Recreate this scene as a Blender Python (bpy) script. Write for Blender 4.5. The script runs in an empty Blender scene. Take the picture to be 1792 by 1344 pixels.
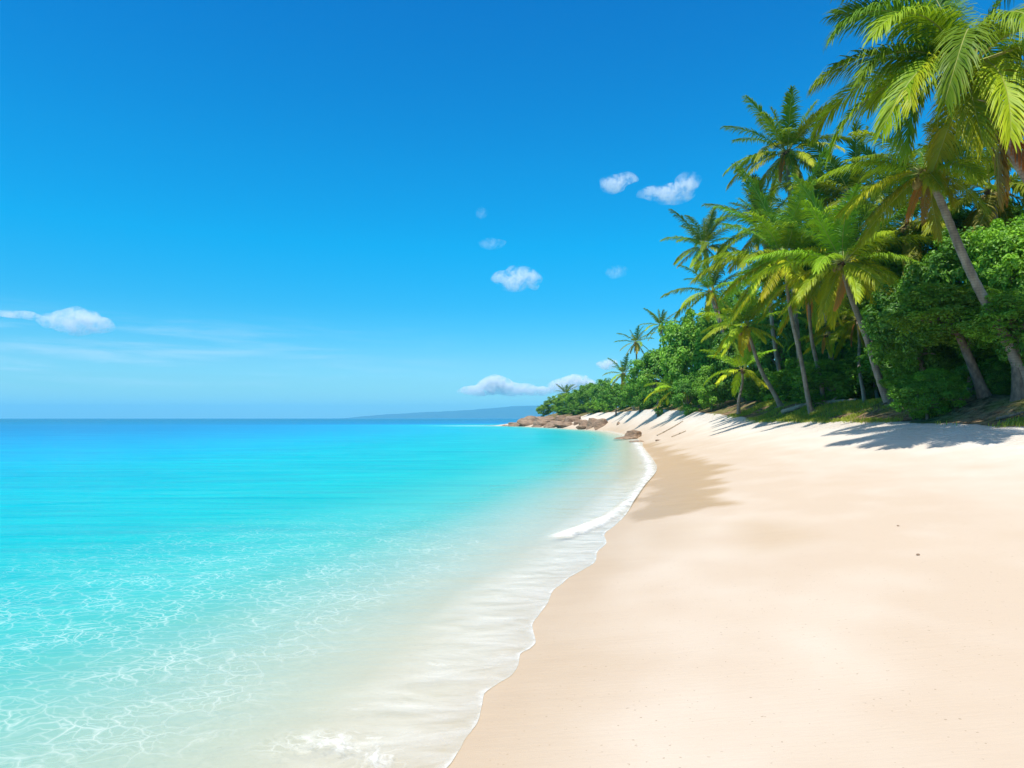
import bpy, math, random
import numpy as np
from mathutils import Vector, Matrix, noise as mnoise

R = math.radians
SC = bpy.context.scene
COL = SC.collection

# ------------------------------------------------------------------ camera
W, H, FP, HZ, CH = 1792.0, 1344.0, 1195.0, 732.0, 1.75   # photo size, focal length in photo px, horizon row, eye height
cam_d = bpy.data.cameras.new('camera')
cam_d.sensor_width = 36.0
cam_d.lens = 36.0 * FP / W
cam_d.shift_y = (HZ - H / 2) / W
cam_d.clip_start = 0.05
cam_d.clip_end = 40000
cam = bpy.data.objects.new('camera', cam_d)
cam.location = (0, 0, CH)
cam.rotation_euler = (R(90), 0, 0)
COL.objects.link(cam)
SC.camera = cam

# ------------------------------------------------------------------ light
SUN_EL, SUN_AZ = 63.0, -119.0      # elevation; azimuth counted from +X towards +Y
sv = Vector((math.cos(R(SUN_EL)) * math.cos(R(SUN_AZ)), math.cos(R(SUN_EL)) * math.sin(R(SUN_AZ)), math.sin(R(SUN_EL))))
sun_d = bpy.data.lights.new('sun', 'SUN')
sun_d.energy = 4.6
sun_d.angle = R(0.5)
sun_d.color = (1.0, 0.95, 0.86)
sun = bpy.data.objects.new('sun', sun_d)
sun.rotation_euler = sv.to_track_quat('Z', 'Y').to_euler()
sun.location = (60, 10, 90)
COL.objects.link(sun)

VS = SC.view_settings
VS.view_transform = 'Standard'
VS.look = 'None'
VS.exposure = 0.32
VS.gamma = 1.0
SC.cycles.max_bounces = 6
SC.cycles.diffuse_bounces = 3
SC.cycles.glossy_bounces = 2
SC.cycles.transmission_bounces = 4
SC.cycles.transparent_max_bounces = 10
SC.cycles.volume_bounces = 4
SC.cycles.caustics_reflective = False
SC.cycles.caustics_refractive = False
SC.cycles.use_denoising = True
SC.cycles.volume_step_rate = 0.5
SC.cycles.volume_max_steps = 96


# ------------------------------------------------------------------ node helper
def N(nt, typ, ins=None, **attrs):
    n = nt.nodes.new(typ)
    for k, v in attrs.items():
        setattr(n, k, v)
    for k, v in (ins or {}).items():
        s = n.inputs[k]
        if isinstance(v, bpy.types.NodeSocket):
            nt.links.new(v, s)
        else:
            s.default_value = v
    return n


def ramp(nt, fac, stops, interp='LINEAR'):
    n = nt.nodes.new('ShaderNodeValToRGB')
    cr = n.color_ramp
    cr.interpolation = interp
    while len(cr.elements) < len(stops):
        cr.elements.new(0.5)
    for e, (p, c) in zip(cr.elements, stops):
        e.position = p
        e.color = (c, c, c, 1) if isinstance(c, (int, float)) else (*c, 1)
    nt.links.new(fac, n.inputs[0])
    return n.outputs[0]


def math_(nt, op, a, b=0.0, clamp=False):
    n = nt.nodes.new('ShaderNodeMath')
    n.operation = op
    n.use_clamp = clamp
    for i, v in enumerate((a, b)):
        if isinstance(v, bpy.types.NodeSocket):
            nt.links.new(v, n.inputs[i])
        else:
            n.inputs[i].default_value = v
    return n.outputs[0]


def mixc(nt, fac, a, b, blend='MIX'):
    n = nt.nodes.new('ShaderNodeMix')
    n.data_type = 'RGBA'
    n.blend_type = blend
    for i, v in ((0, fac), (6, a), (7, b)):
        if isinstance(v, bpy.types.NodeSocket):
            nt.links.new(v, n.inputs[i])
        elif i == 0:
            n.inputs[0].default_value = v
        else:
            n.inputs[i].default_value = (*v, 1)
    return n.outputs[2]


def noise_(nt, vec, scale, detail=3.0, rough=0.55, dist=0.0):
    return N(nt, 'ShaderNodeTexNoise', {'Vector': vec, 'Scale': scale, 'Detail': detail, 'Roughness': rough, 'Distortion': dist}).outputs[0]


def mapping(nt, vec, scale=(1, 1, 1), rot=(0, 0, 0)):
    return N(nt, 'ShaderNodeMapping', {'Vector': vec, 'Scale': scale, 'Rotation': rot}).outputs[0]


def attr(nt, name, typ='GEOMETRY'):
    return N(nt, 'ShaderNodeAttribute', attribute_name=name, attribute_type=typ)


def newmat(name):
    m = bpy.data.materials.new(name)
    m.use_nodes = True
    nt = m.node_tree
    nt.nodes.clear()
    out = nt.nodes.new('ShaderNodeOutputMaterial')
    return m, nt, out


# ------------------------------------------------------------------ world: sky
world = bpy.data.worlds.new('World')
SC.world = world
world.use_nodes = True
wn = world.node_tree
wn.nodes.clear()
sky = N(wn, 'ShaderNodeTexSky', sky_type='NISHITA', sun_disc=False, sun_elevation=R(SUN_EL),
        sun_rotation=R(90 - SUN_AZ), altitude=0, air_density=1.0, dust_density=0.15, ozone_density=3.0)
hs = N(wn, 'ShaderNodeHueSaturation', {'Hue': 0.49, 'Saturation': 1.42, 'Value': 1.0, 'Color': sky.outputs[0]})
geo = N(wn, 'ShaderNodeTexCoord')
sep = N(wn, 'ShaderNodeSeparateXYZ', {0: geo.outputs['Generated']})
# deep azure overhead, pale near the sea line
tint = ramp(wn, sep.outputs[2], [(0.0, (0.50, 0.94, 1.14)), (0.08, (0.60, 1.06, 1.22)), (0.16, (0.22, 1.18, 1.36)), (0.24, (0.0, 1.41, 1.54)), (0.34, (0.0, 1.42, 1.60)), (0.54, (0.0, 1.28, 1.66)), (1.0, (0.2, 1.2, 1.4))])
c1 = mixc(wn, 1.0, hs.outputs[0], tint, 'MULTIPLY')
# added white fill light in the unseen sky overhead
c1 = mixc(wn, ramp(wn, sep.outputs[2], [(0.56, 0.0), (0.80, 1.0)], 'EASE'), c1, (4.6, 4.9, 5.6))
# thin streaks of high cloud low over the sea
cv = mapping(wn, geo.outputs['Generated'], (3.0, 3.0, 34.0))
cn = noise_(wn, cv, 1.6, 5.0, 0.6, 0.4)
cm = ramp(wn, cn, [(0.42, 0.0), (0.75, 1.0)], 'EASE')
band = ramp(wn, sep.outputs[2], [(0.03, 0.0), (0.065, 1.0), (0.10, 0.8), (0.15, 0.0)], 'EASE')
side = ramp(wn, math_(wn, 'ADD', math_(wn, 'MULTIPLY', sep.outputs[0], -1.0), 0.0), [(0.05, 0.0), (0.5, 1.0)])
cf = math_(wn, 'MULTIPLY', math_(wn, 'MULTIPLY', cm, band), math_(wn, 'MULTIPLY', side, 0.55))
c2 = mixc(wn, cf, c1, (6.0, 8.2, 9.6))
bg = N(wn, 'ShaderNodeBackground', {'Color': c2, 'Strength': 0.092})
wo = N(wn, 'ShaderNodeOutputWorld', {'Surface': bg.outputs[0]})


# ------------------------------------------------------------------ object helpers
def tag(o, label=None, cat=None, group=None, kind=None):
    if label: o['label'] = label
    if cat: o['category'] = cat
    if group: o['group'] = group
    if kind: o['kind'] = kind
    return o


def empty(name, loc):
    o = bpy.data.objects.new(name, None)
    o.empty_display_size = 0.3
    o.location = loc
    COL.objects.link(o)
    return o


def mesh_np(name, verts, quads=None, tris=None, mats=(), attrs=None, midx=None, smooth=False):
    me = bpy.data.meshes.new(name)
    verts = np.asarray(verts, np.float32)
    quads = np.zeros((0, 4), np.int32) if quads is None else np.asarray(quads, np.int32)
    tris = np.zeros((0, 3), np.int32) if tris is None else np.asarray(tris, np.int32)
    nq, ntr = len(quads), len(tris)
    me.vertices.add(len(verts))
    me.vertices.foreach_set('co', verts.ravel())
    loops = np.concatenate([quads.ravel(), tris.ravel()])
    me.loops.add(len(loops))
    me.loops.foreach_set('vertex_index', loops)
    me.polygons.add(nq + ntr)
    st = np.concatenate([np.arange(nq) * 4, nq * 4 + np.arange(ntr) * 3]).astype(np.int32)
    me.polygons.foreach_set('loop_start', st)
    if midx is not None:
        me.polygons.foreach_set('material_index', np.asarray(midx, np.int32))
    me.polygons.foreach_set('use_smooth', np.full(nq + ntr, smooth))
    for k, v in (attrs or {}).items():
        a = me.attributes.new(k, 'FLOAT', 'POINT')
        a.data.foreach_set('value', np.asarray(v, np.float32))
    for m in mats:
        me.materials.append(m)
    me.update(calc_edges=True)
    return me


def obj(name, me, parent=None, loc=(0, 0, 0)):
    o = bpy.data.objects.new(name, me)
    o.location = loc
    if parent is not None:
        o.parent = parent
    COL.objects.link(o)
    return o


def copy_tree(o, parent=None):
    c = o.copy()
    COL.objects.link(c)
    if parent is not None:
        c.parent = parent
    for ch in list(o.children):
        copy_tree(ch, c)
    return c


def tube(pts, rad, seg=8):
    """verts, quads of a tube through pts with radii rad"""
    pts = np.asarray(pts, float)
    n = len(pts)
    T = np.gradient(pts, axis=0)
    T /= np.linalg.norm(T, axis=1)[:, None] + 1e-9
    ref = np.array([0.31, 0.95, 0.05])
    U = np.cross(T, ref)
    U /= np.linalg.norm(U, axis=1)[:, None] + 1e-9
    V = np.cross(T, U)
    a = np.linspace(0, 2 * math.pi, seg, endpoint=False)
    rad = np.asarray(rad, float)
    ring = U[:, None, :] * np.cos(a)[None, :, None] + V[:, None, :] * np.sin(a)[None, :, None]
    vs = (pts[:, None, :] + ring * rad[:, None, None]).reshape(-1, 3)
    i = np.arange(n - 1)[:, None] * seg
    j = np.arange(seg)[None, :]
    k = (j + 1) % seg
    q = np.stack([i + j, i + k, i + seg + k, i + seg + j], -1).reshape(-1, 4)
    return vs, q


class MB:
    def __init__(s):
        s.v, s.q, s.t, s.n, s.qm, s.tm = [], [], [], 0, [], []
    def add(s, v, q=None, t=None, m=0):
        v = np.asarray(v, float)
        s.v.append(v)
        if q is not None and len(q):
            s.q.append(np.asarray(q) + s.n); s.qm.append(np.full(len(q), m))
        if t is not None and len(t):
            s.t.append(np.asarray(t) + s.n); s.tm.append(np.full(len(t), m))
        s.n += len(v)
    def mesh(s, name, mats, attrs=None, smooth=True):
        q = np.concatenate(s.q) if s.q else None
        t = np.concatenate(s.t) if s.t else None
        mi = np.concatenate(s.qm + s.tm)
        return mesh_np(name, np.concatenate(s.v), q, t, mats, attrs, mi, smooth)


# ------------------------------------------------------------------ numpy noise
def _h(ix, iy, seed):
    n = (ix.astype(np.int64) * 374761393 + iy.astype(np.int64) * 668265263 + seed * 982451653) & 0x7fffffff
    n = ((n ^ (n >> 13)) * 1274126177) & 0x7fffffff
    return ((n ^ (n >> 16)) & 0xffff) / 65535.0


def vnoise(x, y, seed=0):
    x = np.asarray(x, float); y = np.asarray(y, float)
    ix, iy = np.floor(x), np.floor(y)
    fx, fy = x - ix, y - iy
    fx = fx * fx * (3 - 2 * fx); fy = fy * fy * (3 - 2 * fy)
    a, b = _h(ix, iy, seed), _h(ix + 1, iy, seed)
    c, d = _h(ix, iy + 1, seed), _h(ix + 1, iy + 1, seed)
    return (a + (b - a) * fx) * (1 - fy) + (c + (d - c) * fx) * fy - 0.5


def fbm(x, y, seed=0, oct=4):
    return sum(vnoise(x * 2 ** k, y * 2 ** k, seed + k) * 0.5 ** k for k in range(oct))


def sstep(a, b, x):
    t = np.clip((np.asarray(x, float) - a) / (b - a), 0, 1)
    return t * t * (3 - 2 * t)


# ------------------------------------------------------------------ shore and terrain (metres, +Y out along the beach)
def px(u, v):                       # a point of the sea level plane
    return ((u - 896) * CH / (v - HZ), FP * CH / (v - HZ))


edge_px = [(785, 1344), (803, 1316), (820, 1288), (838, 1257), (843, 1236), (847, 1217), (868, 1200), (896, 1184), (908, 1165), (911, 1146),
           (928, 1138), (938, 1126), (932, 1097), (943, 1078), (959, 1056), (968, 1034), (984, 1022), (995, 1012), (1020, 999), (1042, 985), (1046, 967), (1062, 950),
           (1058, 936), (1075, 921), (1093, 905), (1110, 880), (1126, 856), (1150, 822), (1142, 803), (1126, 782), (1124, 774), (1106, 764), (1070, 755), (1000, 750)]
sh = [px(u, v) for u, v in edge_px]
shx = [-40, -14, -5.0, -1.5, -0.75] + [p[0] for p in sh] + [5.0, -2.2, -4.2, -2.0, 30, 140, 700, 6000]
shy = [-400, -40, -12, 0.0, 2.2] + [p[1] for p in sh] + [140, 160, 167, 176, 205, 300, 1000, 9000]
shy, shx = np.array(shy), np.array(shx)
# smooth base line of the beach
bly = np.array([-400, -40, -12, 0, 3.4, 5.8, 9.2, 14.1, 23.8, 36, 55, 91, 116, 140, 160, 167, 176, 205, 300, 1000, 9000.])
blx = np.array([-40, -14, -5.0, -1.3, -0.33, 0.17, 1.18, 2.5, 4.95, 7.3, 10.4, 13.2, 10.1, 5.0, -2.2, -4.2, -2, 30, 140, 700, 6000.])
tly = np.array([-400, -40, 0, 10, 17, 22, 25, 30, 35, 41, 50, 62, 85, 105, 125, 140, 150, 160, 168, 178, 210, 300, 1000, 9000.])
tlx = np.array([20, 20, 18, 15.8, 14.0, 13.0, 12.9, 13.3, 13.1, 13.6, 14.6, 15.9, 16.9, 16.9, 16.2, 13, 10.5, 7.5, 6.5, 12, 50, 165, 740, 6100.])
tlz = np.array([1.6, 1.6, 1.55, 1.5, 1.55, 1.62, 1.66, 1.62, 1.6, 1.85, 2.15, 2.45, 2.85, 2.8, 2.8, 2.6, 2.5, 2.0, 1.6, 1.6, 2, 2, 4, 4.])


def pchip(xs, ys, x):               # smooth monotone-ish interpolation
    xs = np.asarray(xs, float); ys = np.asarray(ys, float); x = np.asarray(x, float)
    h = np.diff(xs); d = np.diff(ys) / h
    m = np.zeros(len(xs))
    m[1:-1] = np.where(d[:-1] * d[1:] > 0, 2 * d[:-1] * d[1:] / (d[:-1] + d[1:] + 1e-12), 0)
    m[0], m[-1] = d[0], d[-1]
    i = np.clip(np.searchsorted(xs, x) - 1, 0, len(h) - 1)
    t = np.clip((x - xs[i]) / h[i], 0, 1)
    t2, t3 = t * t, t * t * t
    return (2 * t3 - 3 * t2 + 1) * ys[i] + (t3 - 2 * t2 + t) * h[i] * m[i] + (-2 * t3 + 3 * t2) * ys[i + 1] + (t3 - t2) * h[i] * m[i + 1]


XB = lambda Y: pchip(bly, blx, Y)
XT = lambda Y: pchip(tly, tlx, Y)
ZT = lambda Y: pchip(tly, tlz, Y)
XE = lambda Y: pchip(shy, shx, Y) + 0.02 * np.clip(np.asarray(Y) / 9, 0.5, 2) * fbm(np.asarray(Y, float) * 3.1 / np.clip(np.asarray(Y, float) / 9, 0.5, 6), 0 * np.asarray(Y, float), 12)


def ground_z(X, Y):
    X = np.asarray(X, float); Y = np.asarray(Y, float)
    xb, xt, zt = XB(Y), XT(Y), ZT(Y)
    e = X - xb
    wdt = np.maximum(xt - xb, 2.0)
    t = e / wdt
    o = np.maximum(-e, 0)
    sea = -(0.085 * np.minimum(o, 6) + 0.05 * np.clip(o - 6, 0, 40) + 0.03 * np.clip(o - 46, 0, 150))
    tt = np.clip(t, 0, 1)
    land = zt * (0.86 * tt + 0.14 * tt * tt)
    b = np.maximum(e - wdt, 0)
    land = land + 0.85 * sstep(0, 2.6, b) + 0.04 * np.clip(b - 2, 0, 60)
    z = np.where(e < 0, sea, land)
    rough = sstep(0.15, 1.0, t)
    z = z + rough * (0.05 * fbm(X * 0.8, Y * 0.8, 3) + 0.10 * sstep(0.9, 1.3, t) * fbm(X * 1.5, Y * 1.5, 9))
    z = z + 0.03 * sstep(0.0, 0.2, t) * vnoise(X * 0.35, Y * 0.25, 5)
    return z


def gz(x, y):
    return float(ground_z(np.array([x]), np.array([y]))[0])


def ray_ground(u, v, sea=False):               # where a line of sight meets the terrain
    Y = np.geomspace(2.5, 400, 6000)
    X = (u - 896) / FP * Y
    Z = CH - (v - HZ) / FP * Y
    hit = np.nonzero(Z <= np.maximum(ground_z(X, Y), 0.0 if sea else -99))[0]
    i = hit[0] if len(hit) else len(Y) - 1
    return float(X[i]), float(Y[i])


def at(u, v, Y):
    return ((u - 896) / FP * Y, Y, CH - (v - HZ) / FP * Y)


def poly_sd(poly, X, Y):
    """signed distance to a polygon, positive inside"""
    P = np.asarray(poly, float)
    d = np.full(X.shape, 1e9)
    ins = np.zeros(X.shape, bool)
    for (x0, y0), (x1, y1) in zip(P, np.roll(P, -1, 0)):
        dx, dy = x1 - x0, y1 - y0
        t = np.clip(((X - x0) * dx + (Y - y0) * dy) / (dx * dx + dy * dy + 1e-12), 0, 1)
        d = np.minimum(d, np.hypot(X - x0 - t * dx, Y - y0 - t * dy))
        c = ((y0 > Y) != (y1 > Y)) & (X < dx * (Y - y0) / (dy + 1e-12) + x0)
        ins ^= c
    return np.where(ins, d, -d)


def line_d(pts, X, Y):
    d = np.full(X.shape, 1e9)
    for (x0, y0), (x1, y1) in zip(pts[:-1], pts[1:]):
        dx, dy = x1 - x0, y1 - y0
        t = np.clip(((X - x0) * dx + (Y - y0) * dy) / (dx * dx + dy * dy + 1e-12), 0, 1)
        d = np.minimum(d, np.hypot(X - x0 - t * dx, Y - y0 - t * dy))
    return d


def rows():
    a = -np.geomspace(380, 1.0, 16)
    b = np.arange(-0.6, 3.2, 0.2)
    c = [3.2]
    while c[-1] < 8200:
        c.append(c[-1] + max(0.035, min(0.0095 * c[-1], 0.8) if c[-1] < 190 else 0.03 * c[-1]))
    return np.concatenate([a, b, c])


def grid(Xg, Yg):
    nr, nc = Xg.shape
    i = np.arange(nr - 1)[:, None] * nc
    j = np.arange(nc - 1)[None, :]
    return np.stack([i + j, i + j + 1, i + nc + j + 1, i + nc + j], -1).reshape(-1, 4)


# ------------------------------------------------------------------ materials
def leaf_material(name, use_obj_color=False, base=(0.05, 0.12, 0.02), hi=(0.10, 0.2, 0.03), trans=0.4, gloss=0.05):
    m, nt, out = newmat(name)
    var = attr(nt, 'var').outputs['Fac']
    if use_obj_color:
        col = N(nt, 'ShaderNodeObjectInfo').outputs['Color']
        col = mixc(nt, var, col, mixc(nt, 1.0, col, (2.1, 1.5, 0.7), 'MULTIPLY'))
    else:
        oi = N(nt, 'ShaderNodeObjectInfo').outputs['Color']
        col = mixc(nt, 1.0, mixc(nt, var, base, hi), oi, 'MULTIPLY')
    d = N(nt, 'ShaderNodeBsdfDiffuse', {'Color': col})
    tc = mixc(nt, 1.0, col, (1.5, 1.35, 0.55), 'MULTIPLY')
    t = N(nt, 'ShaderNodeBsdfTranslucent', {'Color': tc})
    mx = N(nt, 'ShaderNodeMixShader', {0: trans, 1: d.outputs[0], 2: t.outputs[0]})
    g = N(nt, 'ShaderNodeBsdfGlossy', {'Color': (0.9, 0.95, 0.9, 1), 'Roughness': 0.5})
    mg = N(nt, 'ShaderNodeMixShader', {0: gloss, 1: mx.outputs[0], 2: g.outputs[0]})
    nt.links.new(mg.outputs[0], out.inputs[0])
    return m


def bark_material(name, c0, c1, ring=0.0, scale=6.0):
    m, nt, out = newmat(name)
    tc = N(nt, 'ShaderNodeTexCoord').outputs['Object']
    n1 = noise_(nt, mapping(nt, tc, (1, 1, 0.45)), scale, 5.0, 0.65)
    n2 = noise_(nt, tc, scale * 5, 3.0, 0.6)
    f = ramp(nt, n1, [(0.32, 0.0), (0.7, 1.0)])
    col = mixc(nt, f, c0, c1)
    hgt = math_(nt, 'ADD', n1, math_(nt, 'MULTIPLY', n2, 0.5))
    if ring:
        wv = N(nt, 'ShaderNodeTexWave', {'Vector': mapping(nt, tc, (1, 1, ring)), 'Scale': 1.0, 'Distortion': 2.0, 'Detail': 2.0, 'Detail Scale': 2.0}, wave_type='BANDS', bands_direction='Z')
        wf = ramp(nt, wv.outputs['Fac'], [(0.0, 0.78), (0.3, 1.0)])
        col = mixc(nt, 1.0, col, wf, 'MULTIPLY')
        hgt = math_(nt, 'ADD', hgt, wf)
    b = N(nt, 'ShaderNodeBump', {'Height': hgt, 'Strength': 0.5, 'Distance': 0.02})
    p = N(nt, 'ShaderNodeBsdfPrincipled', {'Base Color': col, 'Roughness': 0.9, 'Normal': b.outputs[0]})
    nt.links.new(p.outputs[0], out.inputs[0])
    return m


def plain_material(name, c0, c1, scale=12.0, rough=0.85, bump=0.3, dist=0.02):
    m, nt, out = newmat(name)
    tc = N(nt, 'ShaderNodeTexCoord').outputs['Object']
    n1 = noise_(nt, tc, scale, 5.0, 0.6)
    col = mixc(nt, ramp(nt, n1, [(0.3, 0.0), (0.7, 1.0)]), c0, c1)
    b = N(nt, 'ShaderNodeBump', {'Height': n1, 'Strength': bump, 'Distance': dist})
    p = N(nt, 'ShaderNodeBsdfPrincipled', {'Base Color': col, 'Roughness': rough, 'Normal': b.outputs[0]})
    nt.links.new(p.outputs[0], out.inputs[0])
    return m


M_FROND = leaf_material('palm_leaf', True, trans=0.27, gloss=0.018)
M_LEAF = leaf_material('broad_leaf', False, (0.032, 0.13, 0.012), (0.20, 0.42, 0.025), trans=0.27, gloss=0.03)
M_GRASS = leaf_material('grass_blade', False, (0.17, 0.25, 0.03), (0.42, 0.46, 0.06), trans=0.35, gloss=0.02)
M_RACHIS = plain_material('palm_midrib', (0.22, 0.25, 0.04), (0.34, 0.33, 0.07), 5.0, 0.6)
M_FIBRE = plain_material('palm_fibre', (0.07, 0.04, 0.02), (0.22, 0.12, 0.05), 25.0, 0.95, 0.8)
M_PTRUNK = bark_material('palm_bark', (0.17, 0.12, 0.09), (0.42, 0.33, 0.25), ring=4.2, scale=4.0)
M_BARK = bark_material('tree_bark', (0.10, 0.065, 0.045), (0.30, 0.21, 0.15), 0.0, 7.0)
M_DRIFT = bark_material('drift_wood', (0.25, 0.19, 0.13), (0.45, 0.37, 0.28), 0.0, 5.0)
M_NUT = plain_material('coconut_husk', (0.16, 0.15, 0.03), (0.30, 0.20, 0.05), 6.0, 0.6)


def rock_material():
    m, nt, out = newmat('shore_rock')
    tc = N(nt, 'ShaderNodeTexCoord').outputs['Object']
    n1 = noise_(nt, mapping(nt, tc, (0.5, 0.5, 1.8), (0.2, 0.25, 0)), 1.4, 6.0, 0.65)
    n2 = noise_(nt, tc, 6.0, 4.0, 0.7)
    col = mixc(nt, ramp(nt, n1, [(0.3, 0.0), (0.68, 1.0)]), (0.13, 0.08, 0.05), (0.43, 0.29, 0.19))
    col = mixc(nt, math_(nt, 'MULTIPLY', ramp(nt, n2, [(0.35, 1.0), (0.55, 0.0)]), 0.6), col, (0.10, 0.07, 0.05))
    hgt = math_(nt, 'ADD', n1, math_(nt, 'MULTIPLY', n2, 0.4))
    b = N(nt, 'ShaderNodeBump', {'Height': hgt, 'Strength': 0.9, 'Distance': 0.25})
    p = N(nt, 'ShaderNodeBsdfPrincipled', {'Base Color': col, 'Roughness': 0.85, 'Normal': b.outputs[0]})
    nt.links.new(p.outputs[0], out.inputs[0])
    return m


M_ROCK = rock_material()


def sand_material():
    m, nt, out = newmat('beach_sand')
    pos = N(nt, 'ShaderNodeNewGeometry').outputs['Position']
    wet = attr(nt, 'wet').outputs['Fac']
    veg = attr(nt, 'veg').outputs['Fac']
    tone = attr(nt, 'tone').outputs['Fac']
    grain = noise_(nt, pos, 260.0, 2.0, 0.6)
    patch = noise_(nt, mapping(nt, pos, (0.6, 1.1, 1)), 0.9, 4.0, 0.55)
    dry = mixc(nt, tone, (0.535, 0.43, 0.332), (0.69, 0.64, 0.57))
    dry = mixc(nt, math_(nt, 'MULTIPLY', ramp(nt, patch, [(0.35, 0.0), (0.7, 1.0)]), 0.3), dry, (0.55, 0.44, 0.335))
    dry = mixc(nt, math_(nt, 'MULTIPLY', ramp(nt, grain, [(0.35, 1.0), (0.6, 0.0)]), 0.16), dry, (0.42, 0.33, 0.23))
    fl = noise_(nt, pos, 38.0, 1.0, 0.5)
    dry = mixc(nt, ramp(nt, fl, [(0.735, 0.0), (0.77, 0.55)]), dry, (0.26, 0.19, 0.13))
    streak = noise_(nt, mapping(nt, pos, (0.8, 5.0, 1), (0, 0, R(8))), 1.3, 4.0, 0.6)
    wetc = mixc(nt, streak, (0.37, 0.25, 0.135), (0.49, 0.355, 0.215))
    col = mixc(nt, wet, dry, wetc)
    ln = noise_(nt, pos, 3.2, 6.0, 0.7)
    litter = mixc(nt, ramp(nt, ln, [(0.36, 0.0), (0.62, 1.0)]), (0.09, 0.06, 0.035), (0.33, 0.23, 0.13))
    gn = ramp(nt, noise_(nt, pos, 0.55, 3.0, 0.6), [(0.45, 0.0), (0.6, 1.0)])
    litter = mixc(nt, math_(nt, 'MULTIPLY', gn, 0.55), litter, (0.13, 0.18, 0.03))
    vedge = math_(nt, 'ADD', veg, math_(nt, 'MULTIPLY', math_(nt, 'SUBTRACT', ln, 0.5), 1.2))
    vf = ramp(nt, vedge, [(0.4, 0.0), (0.62, 1.0)])
    col = mixc(nt, vf, col, litter)
    dim = noise_(nt, mapping(nt, pos, (1.0, 1.4, 1)), 5.0, 3.0, 0.55)
    lines = noise_(nt, mapping(nt, pos, (1.2, 9.0, 1), (0, 0, R(6))), 3.0, 3.0, 0.6)
    hh = math_(nt, 'ADD', math_(nt, 'MULTIPLY', grain, 0.0018), math_(nt, 'MULTIPLY', dim, math_(nt, 'ADD', math_(nt, 'MULTIPLY', attr(nt, 'rough').outputs['Fac'], 0.22), 0.003)))
    hh = math_(nt, 'ADD', hh, math_(nt, 'MULTIPLY', lines, 0.003))
    b = N(nt, 'ShaderNodeBump', {'Height': hh, 'Strength': 1.0, 'Distance': 1.0})
    rg = ramp(nt, wet, [(0.0, 0.92), (1.0, 0.58)])
    sheen = attr(nt, 'sheen').outputs['Fac']
    rg = math_(nt, 'SUBTRACT', rg, math_(nt, 'MULTIPLY', sheen, 0.5))
    p = N(nt, 'ShaderNodeBsdfPrincipled', {'Base Color': col, 'Roughness': rg, 'Normal': b.outputs[0], 'IOR': 1.34,
                                            'Specular IOR Level': math_(nt, 'MULTIPLY', math_(nt, 'ADD', math_(nt, 'MULTIPLY', wet, 0.5), sheen, True), 0.4)})
    nt.links.new(p.outputs[0], out.inputs[0])
    return m


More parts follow.
